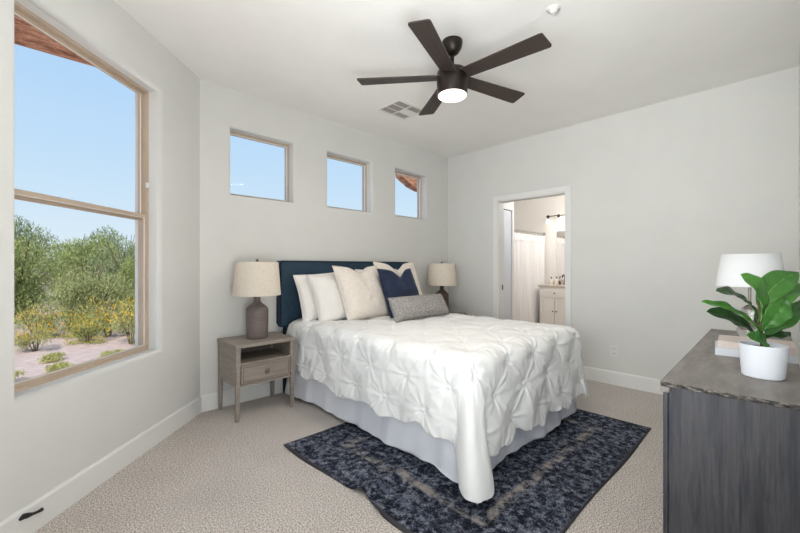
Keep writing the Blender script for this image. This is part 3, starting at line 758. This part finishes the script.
# ================================================================ ceiling fan
fan = empty('ceiling_fan', (-2.17, -1.77, H), label='dark bronze five-blade ceiling fan with lit round light', cat='fan')
bm = bmesh.new(); lathe(bm, [(.070, -.0), (.070, -.012), (.064, -.045), (.045, -.078), (.022, -.095)], 36); link('canopy', bm, MBRZ, fan, True)
bm = bmesh.new(); tube(bm, [(0, 0, -.08), (0, 0, -.23)], .013, 14); link('downrod', bm, MBRZ, fan, True)
bm = bmesh.new(); lathe(bm, [(.03, -.195), (.075, -.20), (.100, -.207), (.106, -.22), (.106, -.300), (.103, -.315), (.103, -.362), (.100, -.370)], 48); mo = link('motor_housing', bm, MBRZ, fan); autosmooth(mo, 40)
bm = bmesh.new(); lathe(bm, [(.097, -.362), (.097, -.374), (.088, -.382), (.05, -.387), (.004, -.388)], 48); link('light_diffuser', bm, MLIT, fan, True)
FZ = -.245
for k in range(5):
    an = radians(58+72*k); bm = bmesh.new()
    # outline: slightly tapering blade with rounded tip
    out = [(.09, -.050), (.625, -.067), (.639, -.065), (.645, -.058), (.655, .052), (.651, .063), (.640, .068), (.09, .052)]
    tp = [bm.verts.new((x, y, .004)) for x, y in out]; bt_ = [bm.verts.new((x, y, -.004)) for x, y in out]
    bm.faces.new(tp); bm.faces.new(bt_[::-1])
    for i in range(len(out)): bm.faces.new((tp[i], bt_[i], bt_[(i+1) % len(out)], tp[(i+1) % len(out)]))
    b_ = link('blade', bm, MBLADE, fan); b_.location = (0, 0, FZ)
    b_.rotation_mode = 'XYZ'; b_.rotation_euler = (Matrix.Rotation(an, 4, 'Z') @ Matrix.Rotation(radians(-9), 4, 'X')).to_euler()
fl = bpy.data.lights.new('fan_bulb', 'AREA'); fl.shape = 'DISK'; fl.size = .16; fl.energy = 9; fl.color = (1, .9, .78)
fo = bpy.data.objects.new('fan_bulb', fl); COL.objects.link(fo); fo.location = (-2.17, -1.77, H-.392)

# ceiling register
ve = empty('air_vent', (-1.63, -.725, H), label='white square ceiling air vent with angled louvres beyond the fan', cat='vent')
ve.rotation_euler = (0, 0, radians(0))
bm = bmesh.new(); vw = .185; vh = .155
for q in ((-vw, vw, -vh, -vh+.022), (-vw, vw, vh-.022, vh), (-vw, -vw+.022, -vh+.022, vh-.022), (vw-.022, vw, -vh+.022, vh-.022), (-.006, .006, -vh+.022, vh-.022), (-vw+.022, vw-.022, -.052, -.044), (-vw+.022, vw-.022, .044, .052)):
    box(bm, q[0], q[1], q[2], q[3], -.010, -.0005, .001, 1)
box(bm, .006, vw-.022, -.044, .044, -.006, -.0005)
link('vent_frame', bm, MVENT, ve)
for ix in range(2):
    for iy in range(3):
        if ix == 1 and iy == 1: continue
        xa, xb = (-.163, -.006) if ix == 0 else (.006, .163); ya = (-.133, -.044, .052)[iy]; yb = (-.052, .044, .133)[iy]
        g = bx('louvre_panel', xa, xb, ya, yb, -.003, -.0008, MVENTD, ve)  # flat grey sheet, painted-in shade of the recess behind the slats
        bm = bmesh.new()
        for k in range(6):
            yy = ya+(k+.5)*(yb-ya)/6; box(bm, xa, xb, yy-.0022, yy+.0022, -.008, -.0055)
        link('slats', bm, MSLAT, g)
sd = empty('smoke_detector', (-2.0, -2.40, H), label='small white smoke detector on the ceiling near the fan', cat='smoke detector')
bm = bmesh.new(); lathe(bm, [(.040, 0), (.040, -.005), (.024, -.010), (.020, -.022), (.008, -.026)], 28); link('detector_body', bm, MPL, sd, True)

# outlet + door stop
ol_ = empty('wall_outlet', (0, -2.144, .34), label='white duplex wall outlet low on the right wall', cat='outlet')
bx('cover_plate', -.006, 0, -.036, .036, -.058, .058, MPL, ol_, bev=.002)
for zc in (-.024, .024):
    bx('receptacle', -.009, -.005, -.017, .017, zc-.017, zc+.017, MVENT, ol_, bev=.003)
    bm = bmesh.new(); box(bm, -.010, -.0088, -.009, -.006, zc-.004, zc+.008); box(bm, -.010, -.0088, .006, .009, zc-.004, zc+.008); link('slots', bm, MSLOT, ol_)
def wl(s, off, z): return Vector((-Lb-s*ca_+off*sa_, -s*sa_-off*ca_, z))
ds = empty('door_stop', wl(1.42, .018, .09), label='small black door stop lever on the baseboard under the large window', cat='door stop')
bm = bmesh.new(); o0 = wl(1.42, .018, .09)
tube(bm, [wl(1.475, .012, .100)-o0, wl(1.462, .020, .106)-o0, wl(1.445, .022, .100)-o0, wl(1.42, .022, .091)-o0, wl(1.395, .022, .085)-o0, wl(1.378, .020, .083)-o0], [.008, .012, .011, .006, .006, .009], 10)
link('lever', bm, MBLK, ds, True)

# ================================================================ dresser
DA = radians(1.3); DX, DY = -2.668, -3.070; DW, DD, DH = 1.56, .358, .80
dr = empty('dresser', (DX, DY, 0), DA, label='charcoal wood dresser with weathered live-edge top against the right-hand wall', cat='dresser')
# local: x along length, y from front(0) to back (-DD)
bx('end_panel', .022, .055, -DD+.005, -.020, 0.0, DH-.018, MDR, dr, bev=.002)
bx('end_panel', DW-.055, DW-.022, -DD+.005, -.020, 0.0, DH-.018, MDR, dr, bev=.002)
bx('back_panel', .055, DW-.055, -DD+.005, -DD+.02, .05, DH-.018, MDR, dr); bx('base_rail', .055, DW-.055, -DD+.02, -.03, .04, .10, MDR, dr)
bx('front_stile', .014, .040, -.020, -.006, 0, DH-.038, MDR, dr, bev=.002); bx('front_stile', DW-.040, DW-.014, -.020, -.006, 0, DH-.038, MDR, dr, bev=.002)
bx('carcass', .055, DW-.055, -DD+.02, -.035, .10, DH-.018, MDR, dr)
bx('corner_block', .004, .030, -.026, .001, DH-.038, DH-.018, MDT, dr, bev=.004)
for i in range(2):
    for k in range(3):
        xa = .045+i*(DW/2-.04); xb = xa+DW/2-.05; za = .11+k*.22
        d_ = bx('drawer', xa, xb, -.034, -.012, za, za+.21, MDR, dr, bev=.003)
        bm = bmesh.new(); tube(bm, [((xa+xb)/2-.07, -.012, za+.11), ((xa+xb)/2-.07, .012, za+.11), ((xa+xb)/2+.07, .012, za+.11), ((xa+xb)/2+.07, -.012, za+.11)], .005, 8); link('pull', bm, MBRZ, d_)
# top slab with irregular bark-like near edge
bm = bmesh.new(); n = 90; zb = DH-.018
def edge_pts(z, amp, inset):
    pts = []
    for i in range(n+1):
        y = -DD*i/n; pts.append((inset+amp*noise.noise(Vector((0, y*38, z*60)))+amp*.6*noise.noise(Vector((3, y*110, z*90))), y, z))
    return pts
lv = [edge_pts(DH, .0015, 0), edge_pts(DH-.002, .002, 0), edge_pts(DH-.006, .003, .003), edge_pts(DH-.010, .004, .005), edge_pts(DH-.014, .004, .008), edge_pts(zb, .003, .014)]
rows = [[bm.verts.new(p) for p in l] for l in lv]
for a_, b_ in zip(rows, rows[1:]):
    for i in range(n):
        f = bm.faces.new((a_[i], a_[i+1], b_[i+1], b_[i])); f.material_index = 1
far = [[bm.verts.new((DW, -DD*i/n, z)) for i in range(n+1)] for z in (DH, zb)]
for i in range(n):
    bm.faces.new((rows[0][i], far[0][i], far[0][i+1], rows[0][i+1])); bm.faces.new((rows[-1][i], rows[-1][i+1], far[1][i+1], far[1][i])); bm.faces.new((far[0][i], far[1][i], far[1][i+1], far[0][i+1]))
bm.faces.new([r_[0] for r_ in rows]+[far[1][0], far[0][0]]); bm.faces.new([r_[n] for r_ in rows][::-1]+[far[0][n], far[1][n]])
link('top', bm, [MDT, MDE], dr)

# books
def book(loc, rz, L, Wd, T, mc, label):
    r = empty('book', loc, radians(rz), label=label, cat='book', group='books stacked on the dresser')
    bx('pages', .003, L-.004, -Wd+.004, -.004, .003, T-.003, MPG, r)
    bm = bmesh.new(); box(bm, 0, L, -Wd, 0, 0, .003); box(bm, 0, L, -Wd, 0, T-.003, T); box(bm, -.001, .003, -Wd, 0, 0, T); link('cover', bm, mc, r)
    return r
book((-2.02, -3.150, .8003), 6, .20, .262, .034, MBK2, 'thick white-grey book, lower of the two stacked on the dresser')
book((-2.005, -3.158, .8346), 4, .19, .25, .030, MBK1, 'blush and white book, upper of the two stacked on the dresser')
# white lamp on the dresser
r = empty('table_lamp', (-1.63, -3.245, .8), label='small lamp with plain white shade and clear glass base on the dresser', cat='lamp')
bm = bmesh.new(); lathe(bm, [(.05, 0), (.05, .012), (.028, .02), (.046, .05), (.052, .075), (.046, .10), (.024, .125), (.032, .15), (.036, .168), (.03, .188), (.012, .205)], 32); link('lamp_base', bm, MGLS, r, True)
bm = bmesh.new(); tube(bm, [(0, 0, .203), (0, 0, .45)], .006, 10); link('stem', bm, MKNOB, r)
bm = bmesh.new(); lathe(bm, [(.135, .300), (.112, .462), (.110, .462), (.133, .300)], 48, cap=False); link('lamp_shade', bm, MSHW, r, True)
bm = bmesh.new()
for k in range(3):
    a = k*2*pi/3; tube(bm, [(0, 0, .445), (.11*cos(a), .11*sin(a), .458)], .002, 6)
link('spider', bm, MKNOB, r)
bm = bmesh.new(); tube(bm, [(.04, -.02, .006), (.02, -.10, .004), (-.10, -.135, .004), (-.28, -.14, .004), (-.42, -.12, .004)], .0028, 6); link('power_cord', bm, MPL, r, True)

# plant
PX, PY = -2.335, -3.318
pp = empty('potted_plant', (PX, PY, .8), label='fiddle leaf fig with glossy green leaves in a white pot on the dresser', cat='plant')
bm = bmesh.new(); lathe(bm, [(.054, 0), (.059, .004), (.066, .104), (.067, .118), (.063, .118), (.062, .100), (.05, .098)], 48, cap=False)
o = link('pot', bm, MPOT, pp); autosmooth(o, 40)
bm = bmesh.new(); lathe(bm, [(.0625, .085), (.061, .102), (.02, .106)], 24); link('soil', bm, MSOIL, pp, True)
F_ = Vector((.699, .715, 0)); R_ = Vector((.715, -.699, 0)); U_ = Vector((0, 0, 1))
def L3(r_, f_, u_): return R_*r_+F_*f_+U_*u_
bm = bmesh.new(); tube(bm, [L3(0, 0, .09), L3(-.004, 0, .14), L3(-.006, .004, .2), L3(-.008, .01, .27)], [.007, .006, .005, .003], 8); link('stem', bm, MSTEM, pp, True)
def leaf(base, mid, tip, width, nrm, mat, cup=.25, wave=.004):
    base, mid, tip = L3(*base), L3(*mid), L3(*tip); nv = L3(*nrm).normalized(); bm = bmesh.new()
    nu, nw = 22, 12
    c2 = mid*2-(base+tip)*.5
    def cen(t): return base*(1-t)**2+c2*2*t*(1-t)+tip*t*t
    def wid(t):
        if t < .12: return .06+.3*t/.12*.3
        q = (t-.12)/.88
        return max(.02, .30*(1-q)**.5+.78*sin(pi*min(1, q**1.25))**.9) if q < 1 else .02
    def fn(t, s):
        p = cen(t); d = (cen(min(1, t+.01))-cen(max(0, t-.01))).normalized()
        sd_ = d.cross(nv).normalized(); up = sd_.cross(d).normalized(); k = 2*s-1
        w_ = width/2*wid(t); off = cup*abs(k)**1.3*w_+wave*sin(t*19+s*2)*abs(k)-.0025*exp(-(k/.07)**2)
        off += .0016*sin(t*34-abs(k)*5)*(1-abs(k))
        return p+sd_*k*w_+up*off
    grid(bm, nu, nw, fn); o = link('leaf', bm, mat, pp, True)
    md = o.modifiers.new('t', 'SOLIDIFY'); md.thickness = .0012
    bm = bmesh.new(); pts = []
    for i in range(13):
        t = i/12; p = fn(t, .5); pts.append(p)
    tube(bm, pts, [.0022-.0016*i/12 for i in range(13)], 6); link('midrib', bm, MVEIN, o, True)
# (right, forward, up) offsets in metres from the pot's foot ; 1 px ~ 3.6 mm here
leaf((-.015, -.010, .200), (-.045, -.035, .300), (-.108, -.03, .372), .100, (.45, -.9, .30), MLG, .22)
leaf((.000, .015, .225), (.075, .04, .320), (.190, .06, .378), .098, (-.35, -.80, .65), MLM, .12)
leaf((-.005, .0, .215), (.085, .03, .270), (.213, .072, .335), .080, (-.35, -.45, .95), MLG, .25)
leaf((-.010, -.01, .150), (.075, .01, .195), (.213, .075, .268), .080, (-.40, -.5, .90), MLM, .22)
leaf((-.015, .01, .235), (-.085, .0, .290), (-.178, -.01, .312), .078, (.15, -.5, .9), MLD, .2)
leaf((-.010, 0, .165), (-.11, -.02, .235), (-.247, -.03, .275), .062, (.25, -.5, .9), MLG, .22)
leaf((-.015, .0, .145), (-.10, .0, .205), (-.205, .0, .236), .080, (.2, -.7, .7), MLD, .22)
leaf((-.020, .0, .140), (.030, -.02, .155), (.083, -.01, .162), .050, (0, -.45, .95), MLD, .2)
leaf((.010, -.005, .118), (-.03, -.03, .138), (-.092, -.035, .158), .058, (.2, -.8, .5), MLM, .2)
leaf((-.005, .02, .175), (.060, .06, .225), (.165, .09, .262), .050, (0, -.3, 1), MLD, .15)
leaf((-.015, -.01, .165), (.005, -.04, .225), (.035, -.05, .285), .078, (-.2, -.95, .2), MLM, .2)
